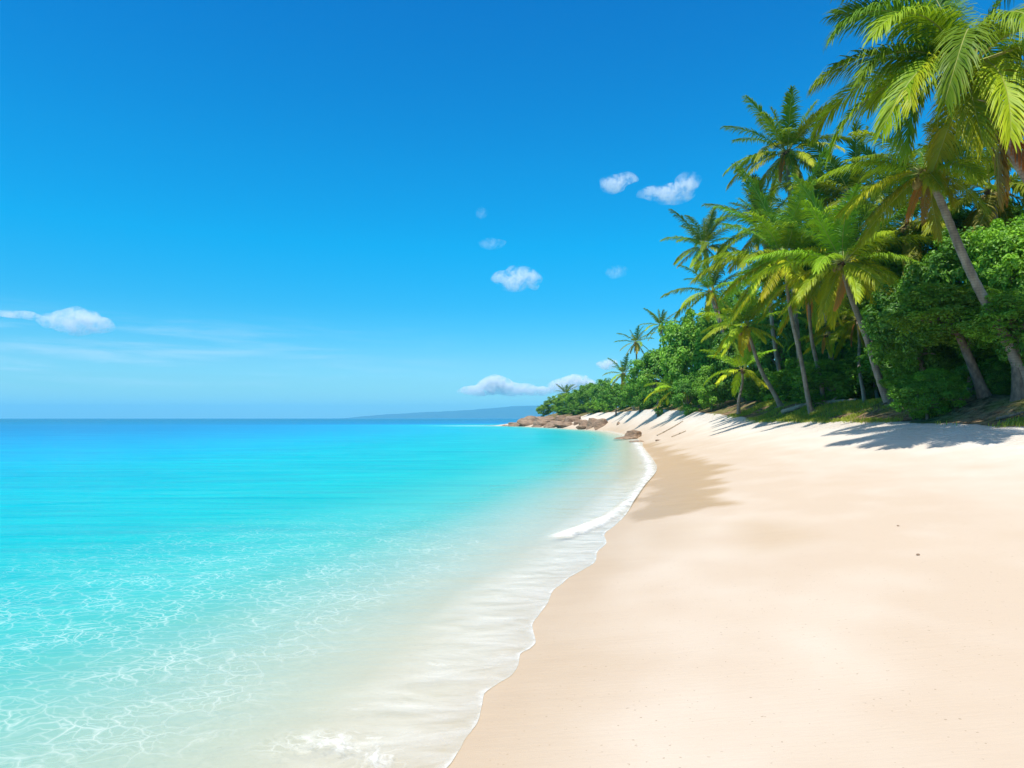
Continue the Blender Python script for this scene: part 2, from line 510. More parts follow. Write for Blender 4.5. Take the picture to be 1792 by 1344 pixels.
def water_material():
    m, nt, out = newmat('sea_water')
    pos = N(nt, 'ShaderNodeNewGeometry').outputs['Position']
    off = attr(nt, 'off').outputs['Fac']          # log scaled distance from the shore, 0..1
    edge = attr(nt, 'edge').outputs['Fac']        # metres from the rim of the swash
    foam_a = attr(nt, 'foam').outputs['Fac']
    lace_a = attr(nt, 'lace').outputs['Fac']
    caustic_a = attr(nt, 'caustic_net').outputs['Fac']
    # off = log10(1 + metres) / 4 : 1 m .075, 2.5 m .136, 6 m .211, 15 m .30, 40 m .40, 100 m .50, 400 m .65
    wob = noise_(nt, mapping(nt, pos, (0.05, 0.22, 1), (0, 0, R(-8))), 1.0, 4.0, 0.6)
    o2 = math_(nt, 'ADD', off, math_(nt, 'MULTIPLY', math_(nt, 'SUBTRACT', wob, 0.5), math_(nt, 'MULTIPLY', off, 0.16)))
    body = ramp(nt, o2, [(0.0, (0.76, 0.78, 0.74)), (0.10, (0.40, 0.72, 0.64)), (0.16, (0.08, 0.59, 0.53)), (0.225, (0.008, 0.52, 0.50)), (0.32, (0.002, 0.45, 0.52)),
                         (0.37, (0.002, 0.385, 0.57)), (0.42, (0.003, 0.30, 0.545)), (0.46, (0.003, 0.245, 0.49)), (0.50, (0.003, 0.215, 0.44)), (0.60, (0.002, 0.19, 0.36)), (0.72, (0.001, 0.16, 0.29))])
    alpha = ramp(nt, o2, [(0.0, 0.03), (0.06, 0.10), (0.12, 0.38), (0.18, 0.74), (0.25, 0.92), (0.34, 0.985)])
    # streaks on the open water
    st = noise_(nt, mapping(nt, pos, (0.10, 0.9, 1), (0, 0, R(-10))), 0.8, 5.0, 0.66)
    body = mixc(nt, math_(nt, 'MULTIPLY', ramp(nt, st, [(0.36, 1.0), (0.64, 0.0)]), math_(nt, 'MULTIPLY', ramp(nt, off, [(0.15, 0.0), (0.24, 1.0)]), 0.72)), body, mixc(nt, 1.0, body, (0.4, 0.72, 0.84), 'MULTIPLY'))
    st2 = noise_(nt, mapping(nt, pos, (0.35, 3.0, 1), (0, 0, R(-9))), 0.9, 4.0, 0.65)
    body = mixc(nt, math_(nt, 'MULTIPLY', ramp(nt, st2, [(0.38, 1.0), (0.58, 0.0)]), math_(nt, 'MULTIPLY', ramp(nt, off, [(0.12, 0.0), (0.22, 1.0)]), 0.55)), body, mixc(nt, 1.0, body, (0.4, 0.74, 0.86), 'MULTIPLY'))
    # ripples
    r1 = noise_(nt, mapping(nt, pos, (1.6, 4.2, 1), (0, 0, R(-14))), 1.6, 3.0, 0.6, 0.3)
    r2 = noise_(nt, mapping(nt, pos, (0.16, 0.75, 1), (0, 0, R(-8))), 1.0, 4.0, 0.6)
    r3 = noise_(nt, mapping(nt, pos, (2.0, 9.0, 1), (0, 0, R(4))), 2.6, 2.0, 0.6)
    offr = ramp(nt, off, [(0.03, 0.12), (0.15, 0.5), (0.3, 1.0)])
    hh = math_(nt, 'ADD', math_(nt, 'MULTIPLY', r1, 0.022), math_(nt, 'MULTIPLY', r2, 0.16))
    hh = math_(nt, 'MULTIPLY', math_(nt, 'ADD', hh, math_(nt, 'MULTIPLY', r3, 0.008)), offr)
    b = N(nt, 'ShaderNodeBump', {'Height': hh, 'Strength': 1.0, 'Distance': 1.0})
    # caustic light painted as white net, plus foam lace: wandering threads, stretched cells
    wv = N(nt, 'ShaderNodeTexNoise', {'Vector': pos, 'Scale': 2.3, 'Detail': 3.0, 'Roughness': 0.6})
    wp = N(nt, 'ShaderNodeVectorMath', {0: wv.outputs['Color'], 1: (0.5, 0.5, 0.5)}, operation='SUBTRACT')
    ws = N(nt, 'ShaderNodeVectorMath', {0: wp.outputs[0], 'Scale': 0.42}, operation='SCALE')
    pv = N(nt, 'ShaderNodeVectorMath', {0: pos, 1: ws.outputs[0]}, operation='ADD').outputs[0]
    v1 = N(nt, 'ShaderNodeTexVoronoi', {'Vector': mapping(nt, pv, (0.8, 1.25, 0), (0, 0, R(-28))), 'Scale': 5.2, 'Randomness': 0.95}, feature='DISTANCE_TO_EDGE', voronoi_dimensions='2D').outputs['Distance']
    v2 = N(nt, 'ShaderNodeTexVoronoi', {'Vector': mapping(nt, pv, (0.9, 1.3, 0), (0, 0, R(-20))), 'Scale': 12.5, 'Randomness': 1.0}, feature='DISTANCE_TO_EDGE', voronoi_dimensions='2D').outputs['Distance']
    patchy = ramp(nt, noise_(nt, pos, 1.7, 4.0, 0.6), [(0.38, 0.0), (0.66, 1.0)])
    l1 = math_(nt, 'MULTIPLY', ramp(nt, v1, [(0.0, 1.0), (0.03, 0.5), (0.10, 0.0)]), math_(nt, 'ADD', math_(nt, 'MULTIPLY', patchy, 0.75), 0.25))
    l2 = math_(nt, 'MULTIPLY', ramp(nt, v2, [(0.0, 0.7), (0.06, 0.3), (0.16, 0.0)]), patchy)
    caustic_threads = math_(nt, 'MULTIPLY', math_(nt, 'MAXIMUM', l1, l2), caustic_a)
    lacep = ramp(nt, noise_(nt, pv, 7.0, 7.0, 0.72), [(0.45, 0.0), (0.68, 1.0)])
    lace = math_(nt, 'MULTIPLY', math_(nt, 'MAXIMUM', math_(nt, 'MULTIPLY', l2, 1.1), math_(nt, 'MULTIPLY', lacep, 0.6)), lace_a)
    rim = ramp(nt, edge, [(0.0, 0.75), (0.03, 0.4), (0.10, 0.0)])
    rn = ramp(nt, noise_(nt, pos, 3.1, 6.0, 0.7), [(0.38, 0.08), (0.64, 1.0)])
    rim = math_(nt, 'MULTIPLY', rim, rn)
    veiln = noise_(nt, mapping(nt, pos, (0.9, 2.3, 1), (0, 0, R(14))), 1.9, 6.0, 0.68, 0.5)
    veil = math_(nt, 'MULTIPLY', ramp(nt, edge, [(0.0, 0.40), (0.5, 0.36), (1.0, 0.0)]), ramp(nt, veiln, [(0.36, 0.2), (0.70, 1.0)]))
    fn = ramp(nt, noise_(nt, pos, 5.0, 7.0, 0.72), [(0.36, 0.25), (0.60, 1.0)])
    brk = math_(nt, 'MULTIPLY', foam_a, fn)
    foam = math_(nt, 'MAXIMUM', math_(nt, 'MAXIMUM', rim, veil), math_(nt, 'MAXIMUM', brk, math_(nt, 'MAXIMUM', caustic_threads, lace)))  # real foam together with the painted caustic net
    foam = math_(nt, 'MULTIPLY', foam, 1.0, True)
    dif = N(nt, 'ShaderNodeBsdfDiffuse', {'Color': body})
    tr = N(nt, 'ShaderNodeBsdfTransparent', {'Color': (0.95, 1.0, 0.985, 1)})
    m1 = N(nt, 'ShaderNodeMixShader', {0: alpha, 1: tr.outputs[0], 2: dif.outputs[0]})
    gl = N(nt, 'ShaderNodeBsdfGlossy', {'Color': (1, 1, 1, 1), 'Roughness': 0.10, 'Normal': b.outputs[0]})
    fr = N(nt, 'ShaderNodeFresnel', {'IOR': 1.33, 'Normal': b.outputs[0]})
    frl = math_(nt, 'MINIMUM', math_(nt, 'MULTIPLY', fr.outputs[0], 0.6), 0.30)
    m2 = N(nt, 'ShaderNodeMixShader', {0: frl, 1: m1.outputs[0], 2: gl.outputs[0]})
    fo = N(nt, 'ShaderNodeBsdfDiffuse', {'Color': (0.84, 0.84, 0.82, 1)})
    m3 = N(nt, 'ShaderNodeMixShader', {0: foam, 1: m2.outputs[0], 2: fo.outputs[0]})  # foam and painted caustic net share this white mask
    nt.links.new(m3.outputs[0], out.inputs[0])
    return m


# ------------------------------------------------------------------ beach (terrain sheet reaching past the horizon)
Yr = rows()
ec = np.concatenate([-np.geomspace(8000, 16, 40), np.arange(-15, -3, 0.6), np.arange(-3, 0, 0.15), np.arange(0, 16, 0.1), np.arange(16, 30, 0.5), np.geomspace(30, 8000, 40)])
Yg, Eg = np.meshgrid(Yr[::2], ec, indexing='ij')
Xg = XB(Yg) + Eg
Zg = ground_z(Xg, Yg)
Zg = np.where(np.abs(Xg) > 400, np.minimum(Zg, 6), Zg)
tg = Eg / np.maximum(XT(Yg) - XB(Yg), 2.0)

wet1 = [ray_ground(u, v) for u, v in [(1100, 775), (1150, 772), (1168, 778), (1205, 793), (1262, 811), (1270, 826), (1256, 840), (1268, 852), (1262, 866), (1305, 882), (1240, 893), (1180, 903), (1110, 915), (1090, 900), (1130, 840), (1120, 790)]]
wet2 = [ray_ground(u, v) for u, v in [(1320, 905), (1390, 912), (1450, 925), (1480, 939), (1440, 953), (1390, 966), (1310, 975), (1250, 950), (1260, 915)]]
wet3 = [ray_ground(u, v) for u, v in [(1040, 915), (1120, 900), (1200, 900), (1260, 915), (1240, 960), (1150, 975), (1060, 965)]]
wn_ = fbm(Xg * 1.4, Yg * 1.1, 21)
dscale = np.clip(Yg / 12, 0.4, 3)
w1 = sstep(-0.10, 0.30, (poly_sd(wet1, Xg, Yg) + 0.22 * wn_ + 0.75 * fbm(Xg * 0.35, Yg * 1.3, 26, 3) * sstep(10, 16, Yg)) / dscale * 1.3)
w2 = 0.42 * sstep(-0.25, 0.8, (poly_sd(wet2, Xg, Yg) + 0.35 * wn_))
w3 = 0.35 * sstep(-0.3, 0.8, (poly_sd(wet3, Xg, Yg) + 0.35 * wn_))
inl = Xg - XE(Yg)                              # metres inland of the swash rim
under = sstep(0.02, -0.6, inl)
w_edge = 0.5 * sstep(1.2, 0.0, inl + 0.3 * wn_)
wet = np.clip(np.maximum.reduce([w1 * 0.95, w2, w3, w_edge]), 0, 1)
sheen = 0.5 * sstep(3.2, 0.3, inl + 0.8 * wn_) * sstep(-0.4, 0.1, inl) * sstep(26, 9, Yg)
veg = sstep(0.93, 1.06, tg + 0.05 * fbm(Xg * 0.6, Yg * 0.6, 31))
veg = np.where((Yg > 132) & (tg < 1.0), sstep(0.15, 0.4, tg), veg)
tone = np.clip(0.9 * under + sstep(0.2, 0.95, tg) * 0.9 + 0.28 * wn_ + sstep(0.3, 0.0, tg) * 0.25, 0, 1)
rough = sstep(0.62, 0.92, tg) * 0.9
me = mesh_np('beach', np.stack([Xg, Yg, Zg], -1).reshape(-1, 3), grid(Xg, Yg), None, [sand_material()],
             {'wet': wet.ravel(), 'veg': veg.ravel(), 'tone': tone.ravel(), 'rough': rough.ravel(), 'sheen': sheen.ravel()}, None, True)
tag(obj('beach', me), 'pale cream sand beach rising from the sea to the palms', kind='structure')

# ------------------------------------------------------------------ sea
ew = np.concatenate([-np.geomspace(8000, 24, 60), -np.linspace(23, 6, 70), -np.linspace(5.9, 0.8, 90), -np.linspace(0.77, 0.0, 40)])
Yw, Ew = np.meshgrid(Yr, ew, indexing='ij')
Xw = XE(Yw) + Ew
offm = np.maximum(XB(Yw) - Xw, 0.0)
gnd = ground_z(Xw, Yw)
edge = -Ew
calm = sstep(0.2, 3.0, edge)
dirx = Xw * 0.16 + Yw
wavez = calm * (0.014 * np.sin(dirx * 2.1 + 1.3 * fbm(Xw * 0.3, Yw * 0.3, 40)) + 0.02 * fbm(Xw * 0.5, Yw * 1.2, 41)) * np.clip(1.2 - Yw / 300, 0, 1)
brk_px = [(985, 938), (1030, 922), (1070, 905), (1106, 878), (1126, 850), (1140, 826), (1134, 806), (1122, 788), (1114, 775)]
brk = [px(u, v) for u, v in brk_px]
db = line_d(brk, Xw, Yw)
wdt = 0.14 + 0.0035 * Yw
ridge = np.exp(-(db / (wdt * 0.8)) ** 2) * (Yw > 8) * (Yw < 60)
Zw = np.maximum(0.0, gnd + 0.006 + 0.012 * sstep(0, 0.25, edge)) + wavez + 0.05 * ridge
foam = np.exp(-(db / wdt) ** 2) * 0.95
foam = np.clip(foam * (0.86 + 0.5 * fbm(Xw * 1.4, Yw * 0.9, 44)), 0, 1) * sstep(8.6, 9.6, Yw)
tip = px(880, 745)
foam = np.maximum(foam, 0.55 * np.exp(-(np.hypot((Xw + 9) / 7, (Yw - 158) / 5)) ** 2))


def blob(u, v, rx, ry, ang=0.0):
    c = px(u, v)
    ca, sa = math.cos(ang), math.sin(ang)
    dx, dy = Xw - c[0], Yw - c[1]
    return np.exp(-(((dx * ca + dy * sa) / rx) ** 2 + ((-dx * sa + dy * ca) / ry) ** 2))


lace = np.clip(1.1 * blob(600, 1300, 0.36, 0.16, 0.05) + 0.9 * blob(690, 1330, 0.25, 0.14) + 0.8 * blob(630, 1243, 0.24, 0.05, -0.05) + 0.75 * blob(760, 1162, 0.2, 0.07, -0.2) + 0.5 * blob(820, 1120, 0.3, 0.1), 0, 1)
caustic_net = 0.36 * sstep(0.9, 2.1, offm) * sstep(9.0, 4.2, offm) * sstep(15, 6.5, Yw)  # where caustic light is painted over the shallows
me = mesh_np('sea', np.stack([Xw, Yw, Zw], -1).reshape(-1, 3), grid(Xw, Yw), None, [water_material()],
             {'off': (np.log10(1 + offm) / 4).ravel(), 'edge': edge.ravel(), 'foam': foam.ravel(), 'lace': lace.ravel(), 'caustic_net': caustic_net.ravel()}, None, True)
tag(obj('sea', me), 'turquoise sea turning to deep blue at the horizon', kind='structure')

# ------------------------------------------------------------------ far hills across the water
def far_hills():
    D = 7300.0
    prof = [(626, 730.5), (640, 729), (660, 727), (700, 724), (740, 721), (780, 719.5), (820, 717.5), (860, 713.5), (900, 710.5), (940, 709), (980, 708), (1060, 709), (1150, 714), (1260, 722), (1360, 731)]
    us = np.linspace(626, 1360, 120)
    vs = np.interp(us, [p[0] for p in prof], [p[1] for p in prof])
    Xs = (us - 896) / FP * D
    Hs = np.maximum((HZ - vs) / FP * D + 6 * fbm(us * 0.07, us * 0, 60), 0.5)
    k = np.linspace(-1, 1, 21)
    X = np.repeat(Xs[:, None], 21, 1)
    Y = D + k[None, :] * 900 + 0 * X
    Z = Hs[:, None] * np.cos(k * math.pi / 2)[None, :] ** 0.8 - 1.5 + 5 * fbm(X * 0.006, Y * 0.006, 61) * np.cos(k * math.pi / 2)[None, :]
    m = plain_material('hill_forest', (0.03, 0.06, 0.03), (0.06, 0.10, 0.04), 0.01, 1.0, 0.2)
    tag(obj('distant_hill', mesh_np('distant_hill', np.stack([X, Y, Z], -1).reshape(-1, 3), grid(X, Y), None, [m], None, None, True)),
        'low blue hazy hill across the water on the horizon', kind='structure')


far_hills()


# ------------------------------------------------------------------ haze
def haze_box():
    x, y0, y1, z0, z1 = 8400, -450, 9000, -9.6, 168
    X = [(-x, y0), (x, y0), (x, y1), (-x, y1)]
    v = [(a, b, z0) for a, b in X] + [(a, b, z1) for a, b in X]
    q = [(3, 2, 1, 0), (4, 5, 6, 7), (0, 1, 5, 4), (1, 2, 6, 5), (2, 3, 7, 6), (3, 0, 4, 7)]
    m, nt, out = newmat('sea_haze')
    p = N(nt, 'ShaderNodeVolumePrincipled', {'Color': (0.20, 0.70, 1.0, 1), 'Density': 1.6e-4, 'Anisotropy': 0.1})
    nt.links.new(p.outputs[0], out.inputs['Volume'])
    tag(obj('haze', mesh_np('haze', v, q, None, [m])), 'thin blue haze over the sea', kind='stuff')


HAZE = True
if HAZE:
    haze_box()


# ------------------------------------------------------------------ clouds
def cloud_material():
    m, nt, out = newmat('cloud_vapour')
    tc = N(nt, 'ShaderNodeTexCoord').outputs['Object']
    n1 = N(nt, 'ShaderNodeTexNoise', {'Vector': tc, 'Scale': 0.017, 'Detail': 7.0, 'Roughness': 0.7, 'Distortion': 0.6}).outputs[0]
    dens = N(nt, 'ShaderNodeObjectInfo').outputs['Alpha']
    d = ramp(nt, n1, [(0.45, 0.0), (0.75, 1.0)])
    g = N(nt, 'ShaderNodeTexCoord').outputs['Generated']
    c = N(nt, 'ShaderNodeVectorMath', {0: g, 1: (0.5, 0.5, 0.5)}, operation='SUBTRACT').outputs[0]
    ln = N(nt, 'ShaderNodeVectorMath', {0: c}, operation='LENGTH').outputs['Value']
    fall = ramp(nt, ln, [(0.1, 1.0), (0.62, 0.06)])
    de = math_(nt, 'MULTIPLY', math_(nt, 'MULTIPLY', d, fall), math_(nt, 'MULTIPLY', dens, 0.09))
    p = N(nt, 'ShaderNodeVolumePrincipled', {'Color': (1, 1, 1, 1), 'Density': de, 'Anisotropy': -0.25})
    nt.links.new(p.outputs[0], out.inputs['Volume'])
    return m


M_CLOUD = cloud_material()


def ico(sub):
    import bmesh
    bm = bmesh.new()
    bmesh.ops.create_icosphere(bm, subdivisions=sub, radius=1)
    v = np.array([x.co[:] for x in bm.verts])
    f = np.array([[q.index for q in p.verts] for p in bm.faces])
    bm.free()
    return v, f


ICO3, ICO4, ICO2 = ico(3), ico(4), ico(2)


def cloud(label, lobes, D, dens):
    """lobes: (u, v, ru, rv) in view angles at distance D, joined to one puffy body by shrink-wrapping a sphere on the union"""
    us = [l[0] for l in lobes]; vs = [l[1] for l in lobes]
    cu, cv = sum(us) / len(us), sum(vs) / len(vs)
    c = np.array(at(cu, cv, D))
    mb = MB()
    k = D / FP
    for i, (u, v, ru, rv) in enumerate(lobes):
        p = np.array(at(u, v, D)) - c
        vv, ff = ICO3
        n = np.array([mnoise.noise(Vector(x * 1.7) + Vector((i * 7.1, D * 0.01, u * 0.03))) for x in vv])
        s = vv * np.array([ru, (ru + rv) * 0.5, rv]) * k * 1.1 * (1 + 0.35 * n[:, None])
        mb.add(s + p, None, ff)
    o = obj('cloud', mb.mesh('cloud', [M_CLOUD]), None, c)
    o.color = (1, 1, 1, dens)
    if len(lobes) > 1:
        md = o.modifiers.new('merge', 'REMESH')
        md.mode = 'VOXEL'
        md.voxel_size = 3.0 * k
    tag(o, label, 'cloud', 'small white clouds')
    return o


CLOUDS = True
if CLOUDS:
    cloud('small white cloud with a wispy tail beside the taller palm, closer to the palm crown', [(1150, 338, 34, 10), (1180, 340, 34, 15), (1205, 318, 20, 16)], 4000, 0.55)
    cloud('compact white cloud high in the sky with one wisp at its upper end', [(1072, 322, 24, 15), (1095, 312, 20, 9)], 4000, 0.6)
    cloud('arched white cloud alone in mid sky above the headland rocks', [(885, 486, 24, 12), (908, 482, 30, 15), (932, 492, 16, 14), (900, 502, 22, 9)], 4200, 0.55)
    cloud('tiny faint wisp of cloud above the arched cloud', [(860, 426, 22, 9)], 4200, 0.15)
    cloud('tiniest faint wisp of cloud, topmost of the wisps over the sea', [(843, 372, 10, 9)], 4200, 0.17)
    cloud('faint puff of cloud between the arched cloud and the palms', [(1079, 476, 18, 11)], 4200, 0.17)
    cloud('flat bottomed white cloud over the open sea at the edge of the picture', [(100, 562, 30, 14), (135, 562, 40, 22), (165, 570, 34, 14)], 4600, 0.6)
    cloud('thin flat streak of cloud touching the edge of the picture over the sea', [(-15, 548, 40, 5), (30, 550, 36, 6), (66, 557, 26, 4)], 4600, 0.45)
    cloud('white heaped cloud low over the hazy hill, with the tallest peak', [(835, 684, 30, 9), (866, 674, 24, 17), (895, 682, 26, 11)], 7900, 1.3)
    cloud('low white cloud between the heaped cloud and the headland palm', [(920, 682, 24, 10), (945, 685, 24, 8)], 8000, 1.0)
    cloud('white cloud low behind the headland with the lone palm before it', [(985, 676, 26, 13), (1010, 668, 26, 12), (1030, 676, 20, 9)], 7900, 1.2)
    cloud('small pale puff of cloud above the sloping headland trees', [(1063, 638, 18, 9)], 7900, 0.8)


# ------------------------------------------------------------------ rocks
def rock_mesh(seed, rx, ry, rz, sub=4):
    rng = np.random.default_rng(seed)
    v, f = ICO4 if sub == 4 else ICO3
    v = v.copy()
    for _ in range(14):
        n = rng.normal(size=3); n /= np.linalg.norm(n)
        d = rng.uniform(0.5, 0.88)
        s = v @ n - d
        v = np.where(s[:, None] > 0, v - n * s[:, None] * 0.92, v)
    off = Vector(rng.uniform(0, 50, 3))
    nn = np.array([mnoise.fractal(Vector(x * 1.6) + off, 0.9, 2.1, 5) for x in v])
    v = v * (1 + 0.13 * nn[:, None])
    v = v * np.array([rx, ry, rz])
    st = np.sin(v[:, 2] * 9 / max(rz, 0.3) + v[:, 0] * 1.3) * 0.03 * min(rx, ry)
    v[:, :2] *= (1 + st / max(rx, ry))[:, None]
    return mesh_np('boulder', v, None, f, [M_ROCK], None, None, False)


ROCKS = [  # u, v bottom, half width px, height px, Y, label
    (884, 745.5, 10, 3.5, 158, 'low dark flat rock at the very tip of the headland, washed by the sea'),
    (910, 745.5, 24, 8, 157, 'long flat brown rock next inland from the tip of the headland'),
    (928, 743, 20, 14, 160, 'sloping brown slab rising behind the flat rocks of the headland tip'),
    (950, 745, 22, 12, 154, 'flat layered brown rock at the waterline in the middle of the headland'),
    (957, 738, 20, 12, 160, 'pale brown rock under the headland shrubs, seaward end'),
    (978, 745, 24, 11, 150, 'long smooth light brown rock at the waterline below the headland shrubs'),
    (984, 735, 13, 12, 154, 'pointed pale brown rock under the lone headland palm'),
    (1003, 738, 17, 14, 150, 'pale rounded boulder at the top of the headland where shrubs end'),
    (992, 746, 20, 7, 143, 'low brown rock at the waterline between the headland and the boulder pile'),
    (1024, 744, 10, 10, 135, 'small dark boulder at the seaward foot of the boulder pile'),
    (1040, 746, 14, 17, 128, 'tall brown boulder at the top of the pile beside the white sand'),
    (1053, 747, 14, 14, 124, 'broad brown boulder on the sand side of the pile'),
    (1027, 748.5, 17, 9, 122, 'low dark wet boulder in front of the pile, at the edge of the water'),
    (1015, 741, 9, 8, 142, 'small brown boulder between pale rounded boulder and the pile'),
    (1085, 768, 14, 6, 64, 'low flat end of the brown rock alone at the water edge of the beach'),
    (1109, 767, 16, 13, 65, 'rounded brown rock standing alone at the water edge of the beach'),
    (1096, 768, 19, 9, 66, 'sloping middle piece of the lone brown rock group on the beach'),
    (1118, 773, 14, 3.5, 57, 'thin flat brown rock half buried in sand before the lone rocks'),
    (1082, 743, 4, 4, 118, 'small stone on white sand just inland of the boulder pile'),
    (1152, 771, 6, 2.5, 58, 'tiny flat stone at the upper end of the wet brown sand'),
]
for i, (u, v, hw, hp, Y, lab) in enumerate(ROCKS):
    x, y = ray_ground(u, v, True)
    k = y / FP
    rx, rz = hw * k * 1.08, hp * k * 0.95
    z0 = max(gz(x, y), -0.1)
    me = rock_mesh(100 + i, rx * 1.1, max(rx * 0.8, 0.4), rz * 1.12)
    o = obj('boulder', me, None, (x, y + rx * 0.3, z0 + rz * 0.05))
    o.rotation_euler = (0, 0, 0)
    tag(o, lab, 'rock', 'rocks along the headland and beach')


# ------------------------------------------------------------------ palms
def frond_mesh(L, a0, D, n=60, ml=0.85, w=0.022, seed=0, flop=1.0, rr=0.028, twist=0.0, kink=1.3):
    rng = np.random.default_rng(seed)
    S = np.linspace(0, 1, 26)
    ang = R(a0) - R(D) * S ** kink
    dx, dz = np.cos(ang) * L / 25, np.sin(ang) * L / 25
    P = np.stack([np.concatenate([[0], np.cumsum(dx[:-1])]), 0 * S, np.concatenate([[0], np.cumsum(dz[:-1])])], -1)
    sway = twist * S ** 2
    P[:, 1] = sway * L * 0.25
    mb = MB()
    vs, q = tube(P, rr * (1 - 0.85 * S ** 0.6) * np.where(S < 0.08, 1.6, 1), 5)
    mb.add(vs, q, None, 1)
    nr = len(vs)
    ss, sd = [], []
    for side in (-1, 1):
        s = 0.13 + 0.87 * (np.arange(n) + rng.uniform(-0.3, 0.3, n)) / n
        ss.append(np.clip(s, 0.1, 1)); sd.append(np.full(n, side))
    s = np.concatenate(ss); side = np.concatenate(sd)
    m = len(s)
    base = np.stack([np.interp(s, S, P[:, i]) for i in range(3)], -1)
    a = np.interp(s, S, ang)
    T = np.stack([np.cos(a), 0 * a, np.sin(a)], -1)
    U = np.stack([-np.sin(a), 0 * a, np.cos(a)], -1)
    Yv = np.array([0, 1.0, 0])
    ln = ml * (0.42 + 0.75 * np.sin(np.pi * np.clip(0.10 + 0.80 * s, 0, 1)) ** 1.0) * rng.uniform(0.85, 1.1, m)
    ln *= np.where(s > 0.9, 0.8, 1)
    be = np.radians(np.interp(s, [0.1, 0.5, 1.0], [28, 42, 68])) + rng.normal(0, 0.07, m)
    d0 = Yv[None] * (side * np.cos(be))[:, None] + T * np.sin(be)[:, None] + U * rng.normal(0.22, 0.10, m)[:, None]
    d0 /= np.linalg.norm(d0, axis=1)[:, None]
    G = np.array([0, 0, -1.0])
    fl = flop * rng.uniform(0.7, 1.3, m)
    pts = [base]
    dirs = [d0]
    for k in (0.10, 0.55, 1.25):
        d = d0 + G[None] * (k * fl)[:, None] + rng.normal(0, 0.05, (m, 3))
        d /= np.linalg.norm(d, axis=1)[:, None]
        dirs.append(d)
        pts.append(pts[-1] + d * (ln / 3)[:, None])
    V = []
    for k, wk in enumerate((0.8, 1.0, 0.75, 0.08)):
        d = dirs[k]
        wv = T - (T * d).sum(1)[:, None] * d
        wv /= np.linalg.norm(wv, axis=1)[:, None] + 1e-9
        V += [pts[k] - wv * (w * wk), pts[k] + wv * (w * wk)]
    V = np.stack(V, 1)                       # m, 8, 3
    i = np.arange(m)[:, None] * 8
    q = np.concatenate([i + np.array([[2 * k, 2 * k + 1, 2 * k + 3, 2 * k + 2]]) for k in range(3)], 0)
    mb.add(V.reshape(-1, 3), q, None, 0)
    tipv = np.tile(np.array([0, 0, 0.2, 0.2, 0.5, 0.5, 1, 1.]), m) * 0.6 + np.repeat(rng.uniform(0, 0.35, m) + 0.25 * (s > 0.8), 8)
    return mb.mesh('frond', [M_FROND, M_RACHIS], {'var': np.concatenate([np.zeros(nr), np.clip(tipv, 0, 1)])}, False)


POOL = {}


def pool(lod, j, variant):
    key = (lod, j, variant)
    if key not in POOL:
        a0 = 84 - j * 13.0
        rng = random.Random(j * 31 + variant * 7 + lod)
        D = 20 + 6 * j + rng.uniform(-14, 16) if j < 7 else max(18, 62 - (j - 6) * 12 + rng.uniform(-8, 8))
        n, w = ((90, 0.022), (60, 0.032), (28, 0.055))[lod]
        POOL[key] = frond_mesh(4.0, a0, D, n, 0.70, w, j * 17 + variant * 131 + lod, 0.55 + 0.08 * j + rng.uniform(-0.1, 0.2), (0.028, 0.032, 0.04)[lod], rng.uniform(-0.8, 0.8))
    return POOL[key]


def trunk_mesh(top, r0, r1, seed, sag=0.12, seg=10):
    """from the origin to top, swollen at the foot, ringed"""
    top = Vector(top)
    ctrl = Vector((top.x * (0.5 + sag), top.y * (0.5 + sag), top.z * (0.5 - sag * 0.4)))
    n = max(24, int(top.z * 7))
    t = np.linspace(0, 1, n)
    P = np.outer((1 - t) ** 2, (0, 0, -0.25)) + np.outer(2 * (1 - t) * t, ctrl) + np.outer(t * t, top)
    rng = np.random.default_rng(seed)
    P[:, 0] += 0.05 * np.sin(t * 9 + seed)
    hgt = t * top.length
    rad = r0 + (r1 - r0) * t ** 0.7 + r0 * 0.75 * np.exp(-hgt / 0.35)
    rad = rad * (1 + 0.05 * (np.arange(n) % 2)) * rng.uniform(0.97, 1.03, n)
    vs, q = tube(P, rad, seg)
    mb = MB()
    mb.add(vs, q)
    # foot roots
    for k in range(7):
        a = k * 2 * math.pi / 7 + rng.uniform(-0.3, 0.3)
        l = r0 * rng.uniform(2.0, 3.4)
        rp = [(math.cos(a) * l * s, math.sin(a) * l * s, r0 * 1.2 * (1 - s) ** 2 - 0.06 * s) for s in (0.1, 0.4, 0.7, 1.0)]
        v2, q2 = tube(rp, [r0 * 0.45, r0 * 0.34, r0 * 0.24, r0 * 0.1], 5)
        mb.add(v2, q2)
    return mb.mesh('trunk', [M_PTRUNK], None, True)


def fibre_mesh(r, h, seed):
    """shaggy sheath of old leaf bases round the top of a trunk"""
    rng = np.random.default_rng(seed)
    mb = MB()
    z = np.linspace(-h, h * 0.5, 10)
    rad = r * np.array([0.9, 1.05, 1.15, 1.25, 1.35, 1.45, 1.5, 1.35, 1.0, 0.4])
    vs, q = tube(np.stack([0 * z, 0 * z, z], -1), rad, 12)
    vs += rng.normal(0, r * 0.08, vs.shape)
    mb.add(vs, q)
    for _ in range(90):
        a, zz = rng.uniform(0, 2 * math.pi), rng.uniform(-h, h * 0.5)
        b = np.array([math.cos(a), math.sin(a), 0]) * r * 1.2 + np.array([0, 0, zz])
        d = np.array([math.cos(a), math.sin(a), rng.uniform(-0.8, 1.1)]); d /= np.linalg.norm(d)
        l = rng.uniform(0.5, 1.3) * r
        s = np.array([-math.sin(a), math.cos(a), 0]) * 0.16 * r
        mb.add([b - s, b + s, b + d * l + s * 0.3, b + d * l - s * 0.3], [[0, 1, 2, 3]])
    return mb.mesh('fibre_sheath', [M_FIBRE], None, False)


FIB = fibre_mesh(1.0, 2.0, 5)


